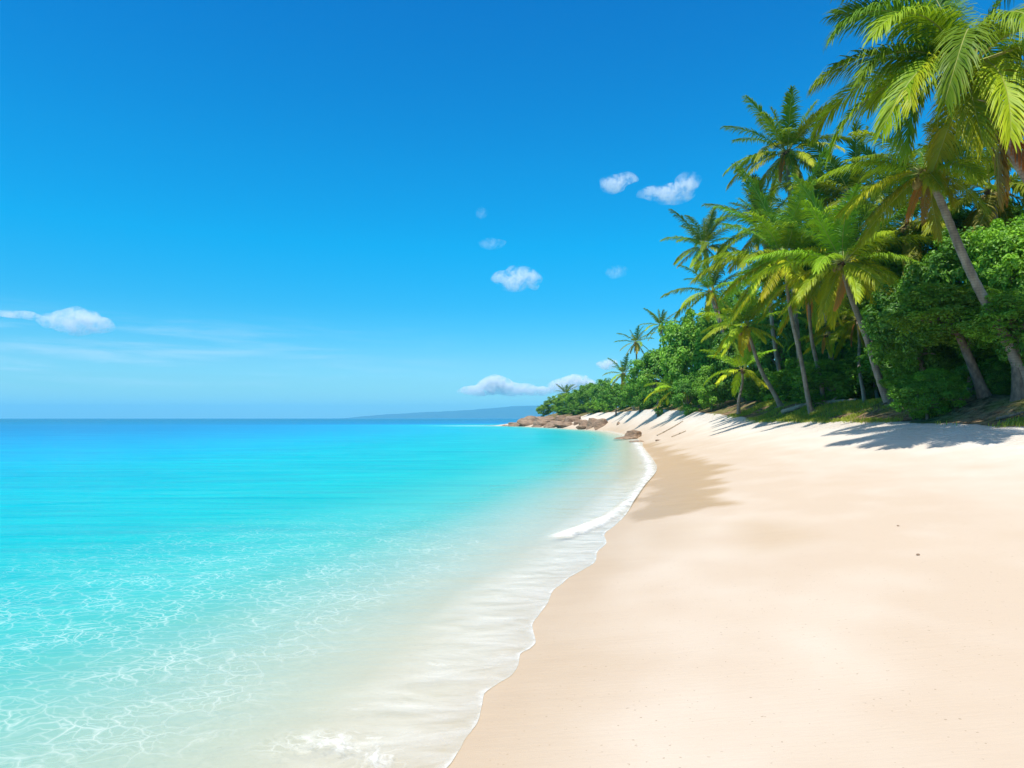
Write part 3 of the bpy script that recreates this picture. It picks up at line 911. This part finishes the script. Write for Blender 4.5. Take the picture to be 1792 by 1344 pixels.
def nut_mesh():
    v, f = ICO2
    v = v * np.array([0.12, 0.12, 0.15])
    return mesh_np('coconut', v, None, f, [M_NUT], None, None, True)


NUT = nut_mesh()


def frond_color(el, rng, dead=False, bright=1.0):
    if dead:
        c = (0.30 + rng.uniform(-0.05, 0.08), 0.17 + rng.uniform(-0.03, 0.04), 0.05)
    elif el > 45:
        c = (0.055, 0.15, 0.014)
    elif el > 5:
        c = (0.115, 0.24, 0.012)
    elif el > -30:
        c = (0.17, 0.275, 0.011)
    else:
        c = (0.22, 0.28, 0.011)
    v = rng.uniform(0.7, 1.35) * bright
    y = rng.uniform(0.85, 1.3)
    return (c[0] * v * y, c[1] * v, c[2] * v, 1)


def palm(label, crown, base, L, n, lod, seed, name='coconut_palm', r=0.15, bright=1.0, fronds=None, low=-40, dead=1, nuts=5, sag=0.12, group='coconut palms along the beach', high=80, lean=None):
    """crown, base: world points"""
    rng = random.Random(seed)
    root = empty(name, base)
    tag(root, label, 'palm tree', group)
    top = Vector(crown) - Vector(base)
    obj('trunk', trunk_mesh(top, r, r * 0.62, seed, sag, 10 if lod < 2 else 7), root)
    f = obj('fibre_sheath', FIB, root, top)
    f.scale = (r * 0.95,) * 3
    if fronds is None:
        fronds = []
        for i in range(n):
            k = (i + 0.5) / n
            el = high - (high - low) * k ** 1.12 + rng.uniform(-8, 8)
            az = i * 137.508 + rng.uniform(-16, 16)
            if lean is not None and el < 40:                # more of the low fronds hang towards one side
                dlt = (az - lean + 180) % 360 - 180
                az = lean + dlt * 0.78
            fronds.append((az, el, None, L * rng.uniform(0.86, 1.1) * (0.8 if k < 0.12 else 1) * (0.82 if el < -15 else 1)))
        for i in range(dead):
            fronds.append((rng.uniform(0, 360), -68, 'dead', L * 0.5))
    for i, (az, el, D, l) in enumerate(fronds):
        if D is None or D == 'dead':
            j = int(max(0, min(12, round((84 - el) / 13.0))))
            me = pool(lod, j, rng.randint(0, 1))
            s = l / 4.0
        else:
            me = frond_mesh(l, el, D, 125, 0.84, 0.0175, seed * 100 + i, 1.0, 0.032, rng.uniform(-0.5, 0.5))
            s = 1.0
        o = obj('frond', me, root, top + Vector((0, 0, r * 0.5)) + Vector((math.cos(R(az)), math.sin(R(az)), 0)) * r * 0.7)
        o.rotation_euler = (R(rng.uniform(-12, 12)) if lod < 2 else 0, 0, R(az))
        o.scale = (s, s, s)
        o.color = frond_color(el, rng, D == 'dead' or el < -64, bright)
        if D == 'dead':
            o['label'] = 'dry brown hanging frond'
    for i in range(nuts):
        a = rng.uniform(0, 6.28)
        c = obj('coconut', NUT, root, top + Vector((math.cos(a) * (r + 0.12), math.sin(a) * (r + 0.12), -0.15 - rng.uniform(0, 0.2))))
    return root


def on_ground(u, Y, sink=0.0):
    x = (u - 896) / FP * Y
    return (x, Y, gz(x, Y) - sink)


P1F = [(186, 58, 118, 3.95), (176, 24, 70, 3.61), (196, 14, 72, 3.53), (170, 0, 78, 3.70), (204, -8, 62, 3.61), (222, -4, 82, 4.03), (240, 12, 112, 4.46), (262, 28, 150, 3.99),
       (292, 22, 118, 4.08), (316, 8, 92, 4.46), (338, 18, 88, 4.37), (2, 30, 85, 4.37), (22, 14, 75, 4.18), (40, 50, 75, 4.27), (8, 58, 80, 4.37), (75, 72, 50, 3.99), (110, 82, 40, 3.80), (150, 74, 72, 3.70),
       (100, 45, 80, 4.18), (130, 30, 85, 4.18), (60, 5, 80, 4.08), (210, 40, 100, 3.61), (165, 66, 60, 3.61), (345, 75, 60, 4.08), (325, -25, 60, 4.08), (255, -20, 62, 4.18), (232, -32, 52, 3.53), (190, -28, 58, 3.28),
       (322, -66, 'dead', 3.30), (338, -60, 'dead', 3.20), (352, -66, 'dead', 3.40), (12, -64, 'dead', 3.00)]
palm('tallest looking coconut palm with huge near crown and brown skirt at the picture edge', at(1690, 124, 16.5), on_ground(2070, 17.2), 4.4, 0, 0, 11, r=0.21, fronds=P1F, nuts=6, sag=0.05)
palm('leaning coconut palm whose bare pale trunk crosses the big dark bushes', at(1622, 305, 20.5), on_ground(1810, 20.5), 2.9, 26, 0, 12, r=0.165, low=-42, nuts=5, sag=0.02, dead=2, high=60)
palm('tall solitary coconut palm standing clear against the blue sky', at(1377, 268, 40), on_ground(1405, 42), 3.7, 32, 1, 13, r=0.17, low=-58, bright=0.95, dead=2)
palm('slim coconut palm crown against the sky, upper of the stacked pair', at(1232, 432, 55), on_ground(1302, 56), 3.6, 24, 1, 14, r=0.16, low=-50, bright=0.9)
palm('coconut palm just under the slim sky palm, lower of the stacked pair', at(1244, 512, 51), on_ground(1312, 52), 3.3, 20, 1, 15, r=0.15, low=-45)
palm('yellow green coconut palm leaning from the mossy bank with root clump', at(1475, 462, 28), on_ground(1562, 27), 3.8, 34, 0, 16, r=0.15, low=-52, bright=1.15, dead=2, sag=0.1)
palm('coconut palm with long golden drooping fronds over the grassy mound', at(1372, 452, 33), on_ground(1424, 33), 4.4, 32, 0, 17, r=0.12, low=-52, bright=1.3, lean=200, sag=0.16)
palm('coconut palm with thin double curved trunk behind golden drooping palm', at(1412, 505, 34), on_ground(1445, 34), 3.4, 28, 1, 18, r=0.11, low=-48, bright=1.15, sag=0.18)
palm('short golden coconut palm leaning left at the end of the grassy mound', at(1304, 572, 38), on_ground(1370, 38), 2.8, 26, 1, 19, r=0.13, low=-50, bright=1.35, lean=210)
palm('young low palm with bright yellow fronds arching over the dark bank', at(1300, 648, 42), on_ground(1290, 42.5), 2.5, 14, 1, 20, name='young_palm', r=0.11, low=-30, bright=1.6, nuts=0, dead=0, lean=190, group='young low palms')
palm('young low palm leaning out over the white sand below the rounded tree', at(1180, 682, 61), on_ground(1216, 60), 2.9, 14, 1, 21, name='young_palm', r=0.11, low=-40, bright=1.6, nuts=0, dead=0, lean=190, group='young low palms')
palm('small far coconut palm with curved trunk at the foot of the headland slope', at(1091, 655, 95), on_ground(1112, 96), 2.9, 20, 2, 22, r=0.2, low=-62, bright=0.95)
palm('small far coconut palm rising highest above the headland slope trees', at(1113, 600, 92), on_ground(1122, 96), 2.7, 18, 2, 23, r=0.16, low=-50, bright=0.85)
palm('small far coconut palm showing over the shoulder of the rounded tree', at(1156, 570, 82), on_ground(1185, 84), 2.5, 18, 2, 24, r=0.15, low=-45, bright=0.9)
palm('tiny lone palm on the crest of the rocky headland', at(990, 689, 160), on_ground(992, 161), 3.0, 16, 2, 25, r=0.2, low=-5, bright=0.75)
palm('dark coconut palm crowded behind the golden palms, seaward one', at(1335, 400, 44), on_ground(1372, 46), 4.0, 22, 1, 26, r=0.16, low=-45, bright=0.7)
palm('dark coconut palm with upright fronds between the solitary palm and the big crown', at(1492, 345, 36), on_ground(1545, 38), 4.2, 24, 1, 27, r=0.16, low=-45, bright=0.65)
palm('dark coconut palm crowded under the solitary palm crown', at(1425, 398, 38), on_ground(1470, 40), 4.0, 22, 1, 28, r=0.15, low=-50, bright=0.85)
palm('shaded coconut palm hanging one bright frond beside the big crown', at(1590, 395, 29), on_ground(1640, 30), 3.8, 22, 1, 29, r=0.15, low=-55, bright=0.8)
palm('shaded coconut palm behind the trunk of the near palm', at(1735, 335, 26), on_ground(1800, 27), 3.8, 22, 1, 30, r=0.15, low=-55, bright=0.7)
palm('small golden palm low between the leaning trunks', at(1445, 588, 37), on_ground(1478, 37), 2.0, 16, 1, 31, r=0.09, low=-45, bright=1.25, nuts=0)
palm('slender palm with thin pale trunk beside the root clump', at(1500, 560, 34), on_ground(1512, 30), 2.8, 16, 1, 32, r=0.09, low=-55, bright=0.9, nuts=0)
palm('slender dark palm standing second from the root clump', at(1520, 520, 36), on_ground(1536, 32), 3.2, 16, 1, 33, r=0.09, low=-50, bright=0.7, nuts=0)


# ------------------------------------------------------------------ broadleaf trees and shrubs
def crown_mesh(nclump, per, leaf, seed, flat=0.0, rclump=0.30):
    """unit crown (radius about 1) of many small leaves gathered in clumps; scaled by the tree"""
    rng = np.random.default_rng(seed)
    d = rng.normal(size=(nclump, 3))
    d /= np.linalg.norm(d, axis=1)[:, None]
    d[:, 2] = np.where((d[:, 2] < -0.2) & (rng.random(nclump) < 0.4), -d[:, 2] * 0.8, d[:, 2])
    rad = np.where(rng.random(nclump) < 0.25, rng.uniform(0.9, 1.12, nclump), rng.uniform(0.48, 0.92, nclump) ** 0.8)
    cc = d * rad[:, None]
    cr = rclump * rng.uniform(0.55, 1.25, nclump) * np.where(rad > 0.9, 0.7, 1.0)
    npc = rng.integers(int(per * 0.6), int(per * 1.4), nclump)
    ci = np.repeat(np.arange(nclump), npc)
    m = len(ci)
    nd = rng.normal(size=(m, 3)); nd /= np.linalg.norm(nd, axis=1)[:, None]
    nd[:, 2] = np.abs(nd[:, 2]) * np.where(rng.random(m) < 0.75, 1, -1)
    sh_ = np.array([1.1, 1.1, 0.9])
    p = cc[ci] + nd * sh_ * (cr[ci] * rng.uniform(0.25, 1.0, m) ** 0.45)[:, None]
    nor = nd * 0.7 + cc[ci] * 0.4 + np.array([0, 0, 0.55]) + rng.normal(0, 0.45, (m, 3))
    nor /= np.linalg.norm(nor, axis=1)[:, None]
    ax = np.cross(nor, rng.normal(size=(m, 3)))
    ax /= np.linalg.norm(ax, axis=1)[:, None]
    b = np.cross(nor, ax)
    sz = leaf * rng.uniform(0.6, 1.35, m)[:, None]
    V = np.stack([p - ax * sz * 0.5, p + b * sz * 0.27 + nor * sz * 0.08, p + ax * sz * 0.5 - nor * sz * 0.08, p - b * sz * 0.27 + nor * sz * 0.08], 1)
    q = np.arange(m * 4).reshape(-1, 4)
    var = np.clip(rng.uniform(0, 0.55, nclump)[ci] + rng.uniform(0, 0.5, m), 0, 1)
    return mesh_np('crown', V.reshape(-1, 3), q, None, [M_LEAF], {'var': np.repeat(var, 4)}, None, False), cc


CR_FINE = [crown_mesh(140, 200, 0.078, 200 + i, rclump=0.27) for i in range(4)]
CR_MID = [crown_mesh(120, 150, 0.085, 220 + i, rclump=0.27) for i in range(3)]
CR_FAR = [crown_mesh(80, 130, 0.10, 240 + i, rclump=0.3) for i in range(4)]


def limbs_mesh(crown_c, cc, scale, r, seed, lean=(0, 0)):
    """trunk from the origin into the crown with boughs to a number of clumps"""
    rng = random.Random(seed)
    c = Vector(crown_c)
    mb = MB()
    fork = Vector((c.x * 0.8, c.y * 0.8, max(c.z - scale[2] * 0.55, c.z * 0.45)))
    t = np.linspace(0, 1, 14)
    P = np.outer((1 - t) ** 2, (0, 0, -0.2)) + np.outer(2 * t * (1 - t), (fork.x * 0.5 + lean[0], fork.y * 0.5 + lean[1], fork.z * 0.5)) + np.outer(t * t, fork)
    vs, q = tube(P, r * (1 - 0.35 * t) + r * 0.6 * np.exp(-t * 9), 8)
    mb.add(vs, q)
    for k in rng.sample(range(len(cc)), min(16, len(cc))):
        e = c + Vector(cc[k] * np.array(scale)) * 0.9
        mid = fork.lerp(e, 0.5) + Vector((rng.uniform(-.2, .2), rng.uniform(-.2, .2), 0.1)) * scale[2] * 0.6
        P = np.outer((1 - t) ** 2, fork) + np.outer(2 * t * (1 - t), mid) + np.outer(t * t, e)
        vs, q = tube(P, r * 0.5 * (1 - 0.85 * t), 5)
        mb.add(vs, q)
    return mb.mesh('trunk', [M_BARK], None, True)


def tree(label, u, v, ru, rv, Y, pool_, seed, name='broadleaf_tree', cat='tree', group='broadleaf trees behind the beach', col=(1, 1, 1), ub=None, r=0.14, depth=0.9):
    rng = random.Random(seed)
    k = Y / FP
    c = Vector(at(u, v, Y))
    s = (ru * k * 1.06, ru * k * depth, rv * k * 1.06)
    g = on_ground(u if ub is None else ub, Y)
    if c.z - s[2] < g[2] - 0.4:                       # crowns do not dig into the ground
        c.z = g[2] - 0.4 + s[2]
    root = empty(name, g)
    tag(root, label, cat, group)
    me, cc = pool_[seed % len(pool_)]
    o = obj('crown', me, root, c - Vector(g))
    o.scale = s
    o.rotation_euler = (0, 0, 0)
    # yaw by swapping a quarter turn keeps the ellipsoid aligned
    o.rotation_euler[2] = (seed % 4) * math.pi / 2
    if seed % 2:
        o.scale = (s[1], s[0], s[2])
    v_ = rng.uniform(0.85, 1.15)
    o.color = (col[0] * v_, col[1] * v_, col[2] * v_, 1)
    obj('trunk', limbs_mesh(c - Vector(g), cc, s, r, seed), root)
    return root


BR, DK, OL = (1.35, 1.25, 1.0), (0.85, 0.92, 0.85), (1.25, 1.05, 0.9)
G1 = 'broadleaf trees behind the beach'
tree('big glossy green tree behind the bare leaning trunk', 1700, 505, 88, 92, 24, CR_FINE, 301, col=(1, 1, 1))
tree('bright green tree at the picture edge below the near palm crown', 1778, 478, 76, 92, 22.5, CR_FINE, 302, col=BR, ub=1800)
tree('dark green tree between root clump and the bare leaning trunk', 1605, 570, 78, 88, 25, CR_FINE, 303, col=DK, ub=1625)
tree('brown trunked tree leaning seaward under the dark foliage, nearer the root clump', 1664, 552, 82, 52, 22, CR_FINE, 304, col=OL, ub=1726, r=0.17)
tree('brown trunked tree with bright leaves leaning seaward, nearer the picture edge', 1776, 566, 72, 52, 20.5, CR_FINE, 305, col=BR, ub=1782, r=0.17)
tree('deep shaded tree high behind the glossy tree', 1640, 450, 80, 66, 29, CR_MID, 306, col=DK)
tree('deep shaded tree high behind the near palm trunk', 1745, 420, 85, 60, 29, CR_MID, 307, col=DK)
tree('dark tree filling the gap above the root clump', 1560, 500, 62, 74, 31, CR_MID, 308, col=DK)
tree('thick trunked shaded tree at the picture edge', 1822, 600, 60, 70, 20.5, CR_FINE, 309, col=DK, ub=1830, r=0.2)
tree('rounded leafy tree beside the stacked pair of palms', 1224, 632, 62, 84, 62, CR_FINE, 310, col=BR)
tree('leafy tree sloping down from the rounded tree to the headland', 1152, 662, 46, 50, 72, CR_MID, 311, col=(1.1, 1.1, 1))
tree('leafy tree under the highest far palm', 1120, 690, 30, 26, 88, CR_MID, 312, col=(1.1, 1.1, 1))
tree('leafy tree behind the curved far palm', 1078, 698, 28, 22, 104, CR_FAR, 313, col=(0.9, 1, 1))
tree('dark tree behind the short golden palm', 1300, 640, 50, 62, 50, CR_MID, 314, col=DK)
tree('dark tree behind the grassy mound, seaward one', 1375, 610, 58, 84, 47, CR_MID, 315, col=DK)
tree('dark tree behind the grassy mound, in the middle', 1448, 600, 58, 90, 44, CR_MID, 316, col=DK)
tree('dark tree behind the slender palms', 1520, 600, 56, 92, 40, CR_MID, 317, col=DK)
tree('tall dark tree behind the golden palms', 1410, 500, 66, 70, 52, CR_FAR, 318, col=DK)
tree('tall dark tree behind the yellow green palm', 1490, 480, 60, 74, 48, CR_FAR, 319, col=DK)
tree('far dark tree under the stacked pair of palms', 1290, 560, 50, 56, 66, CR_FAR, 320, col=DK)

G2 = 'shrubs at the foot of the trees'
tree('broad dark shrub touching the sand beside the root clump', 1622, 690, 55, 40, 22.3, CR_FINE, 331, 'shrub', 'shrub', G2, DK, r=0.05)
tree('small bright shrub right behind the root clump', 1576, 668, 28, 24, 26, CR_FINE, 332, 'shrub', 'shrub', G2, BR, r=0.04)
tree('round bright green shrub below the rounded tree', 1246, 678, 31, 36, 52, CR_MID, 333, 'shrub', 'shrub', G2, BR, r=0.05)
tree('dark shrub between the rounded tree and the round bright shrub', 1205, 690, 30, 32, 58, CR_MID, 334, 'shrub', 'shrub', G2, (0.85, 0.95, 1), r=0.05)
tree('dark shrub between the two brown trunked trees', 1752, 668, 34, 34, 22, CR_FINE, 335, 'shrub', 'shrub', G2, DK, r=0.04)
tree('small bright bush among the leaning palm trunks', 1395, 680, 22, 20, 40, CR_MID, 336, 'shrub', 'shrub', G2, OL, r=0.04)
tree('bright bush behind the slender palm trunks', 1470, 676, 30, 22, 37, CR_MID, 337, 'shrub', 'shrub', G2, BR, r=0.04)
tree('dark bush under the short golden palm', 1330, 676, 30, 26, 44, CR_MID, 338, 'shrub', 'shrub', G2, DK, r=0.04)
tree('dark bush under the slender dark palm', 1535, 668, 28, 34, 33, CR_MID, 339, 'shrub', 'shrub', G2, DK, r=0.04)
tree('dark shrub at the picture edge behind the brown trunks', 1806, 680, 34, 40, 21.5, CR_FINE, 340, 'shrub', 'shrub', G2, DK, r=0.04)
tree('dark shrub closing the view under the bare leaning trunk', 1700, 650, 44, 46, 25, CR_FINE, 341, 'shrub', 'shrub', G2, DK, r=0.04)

G3 = 'shrubs covering the headland'
HS = [(952, 718, 12, 10, 164, 'seaward most low shrub on the headland rocks', OL), (968, 710, 16, 14, 162, 'grey green shrub on the headland, second from the tip', OL),
      (992, 706, 18, 17, 158, 'shrub around the tiny lone headland palm', OL), (985, 720, 14, 8, 156, 'low dark shrub on pale rocks under the lone palm', DK),
      (1012, 702, 20, 20, 152, 'rounded shrub inland of the lone headland palm', (1, 1, 1)), (1010, 719, 16, 9, 148, 'dark low shrub at the seaward end of the upper white sand', DK),
      (1034, 696, 22, 24, 144, 'tall green shrub in the middle of the headland slope', (1.1, 1.1, 1)), (1040, 714, 18, 11, 136, 'low bright shrub over the upper edge of the white sand', BR),
      (1056, 690, 22, 26, 132, 'dense shrub just seaward of the curved far palm', (1, 1, 1)), (1062, 710, 16, 13, 124, 'low green shrub at the foot of the curved far palm', BR),
      (1092, 694, 20, 22, 112, 'green shrub behind the trunk of the curved far palm', (1, 1.05, 1)), (1130, 694, 24, 24, 92, 'green shrub between the curved far palm and the leaning young palm', (1, 1.05, 1)),
      (1165, 690, 24, 24, 78, 'green shrub right behind the leaning young palm', (0.95, 1.05, 1)), (1102, 692, 22, 20, 118, 'shrub on the slope between the two far palms', (1.05, 1.1, 1))]
for i, (u, v, ru, rv, Y, lab, c) in enumerate(HS):
    Y = min(ray_ground(u, min(v + rv, 727))[1] + 2, Y + 12)
    tree(lab, u, v, ru, rv, Y, CR_FAR, 360 + i, 'shrub', 'shrub', G3, c, r=0.08, depth=1.0)


rg_ = random.Random(5)
for i in range(34):
    Y = 19.5 * (112 / 19.5) ** (i / 33) * rg_.uniform(0.98, 1.02)
    row = i % 2
    x = float(XT(Y)) + (3.6 if row else 6.5) + rg_.uniform(-0.5, 0.6) + (1.2 if Y < 34 else 0)
    hh = (2.4 if row else 3.6) * rg_.uniform(0.85, 1.2) * (1 if Y < 60 else 0.8)
    rr = rg_.uniform(1.7, 2.3)
    u = 896 + FP * x / Y
    zc = gz(x, Y) + hh * 0.5 - 0.2
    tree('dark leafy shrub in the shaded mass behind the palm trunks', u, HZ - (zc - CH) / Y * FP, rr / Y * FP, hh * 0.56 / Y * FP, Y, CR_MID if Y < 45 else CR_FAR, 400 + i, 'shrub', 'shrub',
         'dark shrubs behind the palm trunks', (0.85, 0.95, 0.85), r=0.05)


# ------------------------------------------------------------------ grass on the bank, undergrowth, fallen wood
def blades(cands, hmin, hmax, wd, seed):
    rng = np.random.default_rng(seed)
    X, Y = cands
    Z = ground_z(X, Y)
    m = len(X)
    h = rng.uniform(hmin, hmax, m)
    a = rng.uniform(0, 2 * np.pi, m)
    le = rng.uniform(0.1, 0.8, m)
    b = np.stack([X, Y, Z - 0.01], -1)
    sd = np.stack([np.cos(a), np.sin(a), 0 * a], -1) * wd
    ld = np.stack([-np.sin(a), np.cos(a), 0 * a], -1)
    mid = b + np.array([0, 0, 1]) * (h * 0.6)[:, None] + ld * (h * le * 0.25)[:, None]
    tp = b + np.array([0, 0, 1]) * (h * (1 - 0.3 * le))[:, None] + ld * (h * le * 0.9)[:, None]
    V = np.stack([b - sd, b + sd, mid + sd * 0.7, mid - sd * 0.7, tp], 1).reshape(-1, 3)
    i = np.arange(m)[:, None] * 5
    var = np.repeat(rng.uniform(0, 1, m), 5)
    return mesh_np('grass', V, i + np.array([[0, 1, 2, 3]]), i + np.array([[3, 2, 4]]), [M_GRASS], {'var': var}, None, False)


rng = np.random.default_rng(77)
Yc = rng.uniform(17, 48, 90000)
Bc = rng.uniform(-0.4, 3.6, 90000)
Xc = XT(Yc) + Bc
pm = fbm(Xc * 0.5, Yc * 0.45, 80)
dens = sstep(-0.05, 0.12, pm + np.where((Yc > 26) & (Yc < 42), 0.16, -0.1)) * sstep(-0.5, 0.3, Bc)
keep = rng.random(90000) < dens * 0.7
g = obj('grass', blades((Xc[keep], Yc[keep]), 0.06, 0.2, 0.012, 78))
g.color = (1, 1, 1, 1)
tag(g, 'short yellow green grass on the bank under the palms', 'grass', None, 'stuff')


def log_thing(name, label, cat, pts, rad, mat, seed):
    rng = np.random.default_rng(seed)
    base = Vector(pts[0])
    P = np.array([np.array(p) - np.array(base) for p in pts])
    t = np.linspace(0, 1, 30)
    Q = np.stack([np.interp(t, np.linspace(0, 1, len(P)), P[:, i]) for i in range(3)], -1)
    Q[1:-1] += rng.normal(0, rad * 0.15, (28, 3))
    vs, q = tube(Q, rad * (1 - 0.45 * t) * rng.uniform(0.85, 1.15, 30), 9)
    mb = MB(); mb.add(vs, q)
    for k in range(3):
        i = rng.integers(5, 26)
        d = rng.normal(size=3); d[2] = abs(d[2]) * 0.6; d /= np.linalg.norm(d)
        S = np.linspace(0, 1, 6)
        vs, q = tube(Q[i] + np.outer(S, d) * rad * rng.uniform(3, 7), rad * 0.4 * (1 - 0.8 * S), 5)
        mb.add(vs, q)
    o = obj(name, mb.mesh(name, [mat], None, True), None, base)
    return tag(o, label, cat, 'fallen wood')


def gp(u, Y, up=0.0):
    x, y, z = on_ground(u, Y)
    return (x, y, z + up)


log_thing('fallen_log', 'long pale fallen log lying along the top of the grassy mound', 'log', [gp(1368, 36, .12), gp(1420, 35, .1), gp(1500, 31.5, .12)], 0.13, M_DRIFT, 1)
log_thing('fallen_log', 'short pale broken log beside the root clump and dark shrub', 'log', [gp(1578, 25.2, .1), gp(1612, 24.4, .22)], 0.11, M_DRIFT, 2)
log_thing('driftwood', 'driftwood branch on the sand before the leaning young palm', 'driftwood', [gp(1150, 52, .03), gp(1175, 53, .06), gp(1195, 54.5, .05)], 0.06, M_DRIFT, 3)
log_thing('driftwood', 'short driftwood stick on open sand below the longer driftwood branch', 'driftwood', [gp(1176, 44, .02), gp(1200, 44.6, .03)], 0.05, M_DRIFT, 4)
log_thing('driftwood', 'brown branch lying in leaf litter below the brown trunked trees', 'driftwood', [gp(1745, 19.6, .05), gp(1775, 19.2, .14), gp(1795, 19.3, .05)], 0.05, M_BARK, 5)

for i, (u, v, rr, lab) in enumerate([(1607, 972, 0.022, 'larger of two dark pebbles on the smooth open sand'), (1572, 921, 0.02, 'smaller of two pebbles, lying farther up the open sand')]):
    x, y = ray_ground(u, v)
    me = rock_mesh(500 + i, rr, rr * 0.8, rr * 0.6, 3)
    tag(obj('pebble', me, None, (x, y, gz(x, y) + rr * 0.3)), lab, 'pebble', 'pebbles on the sand')
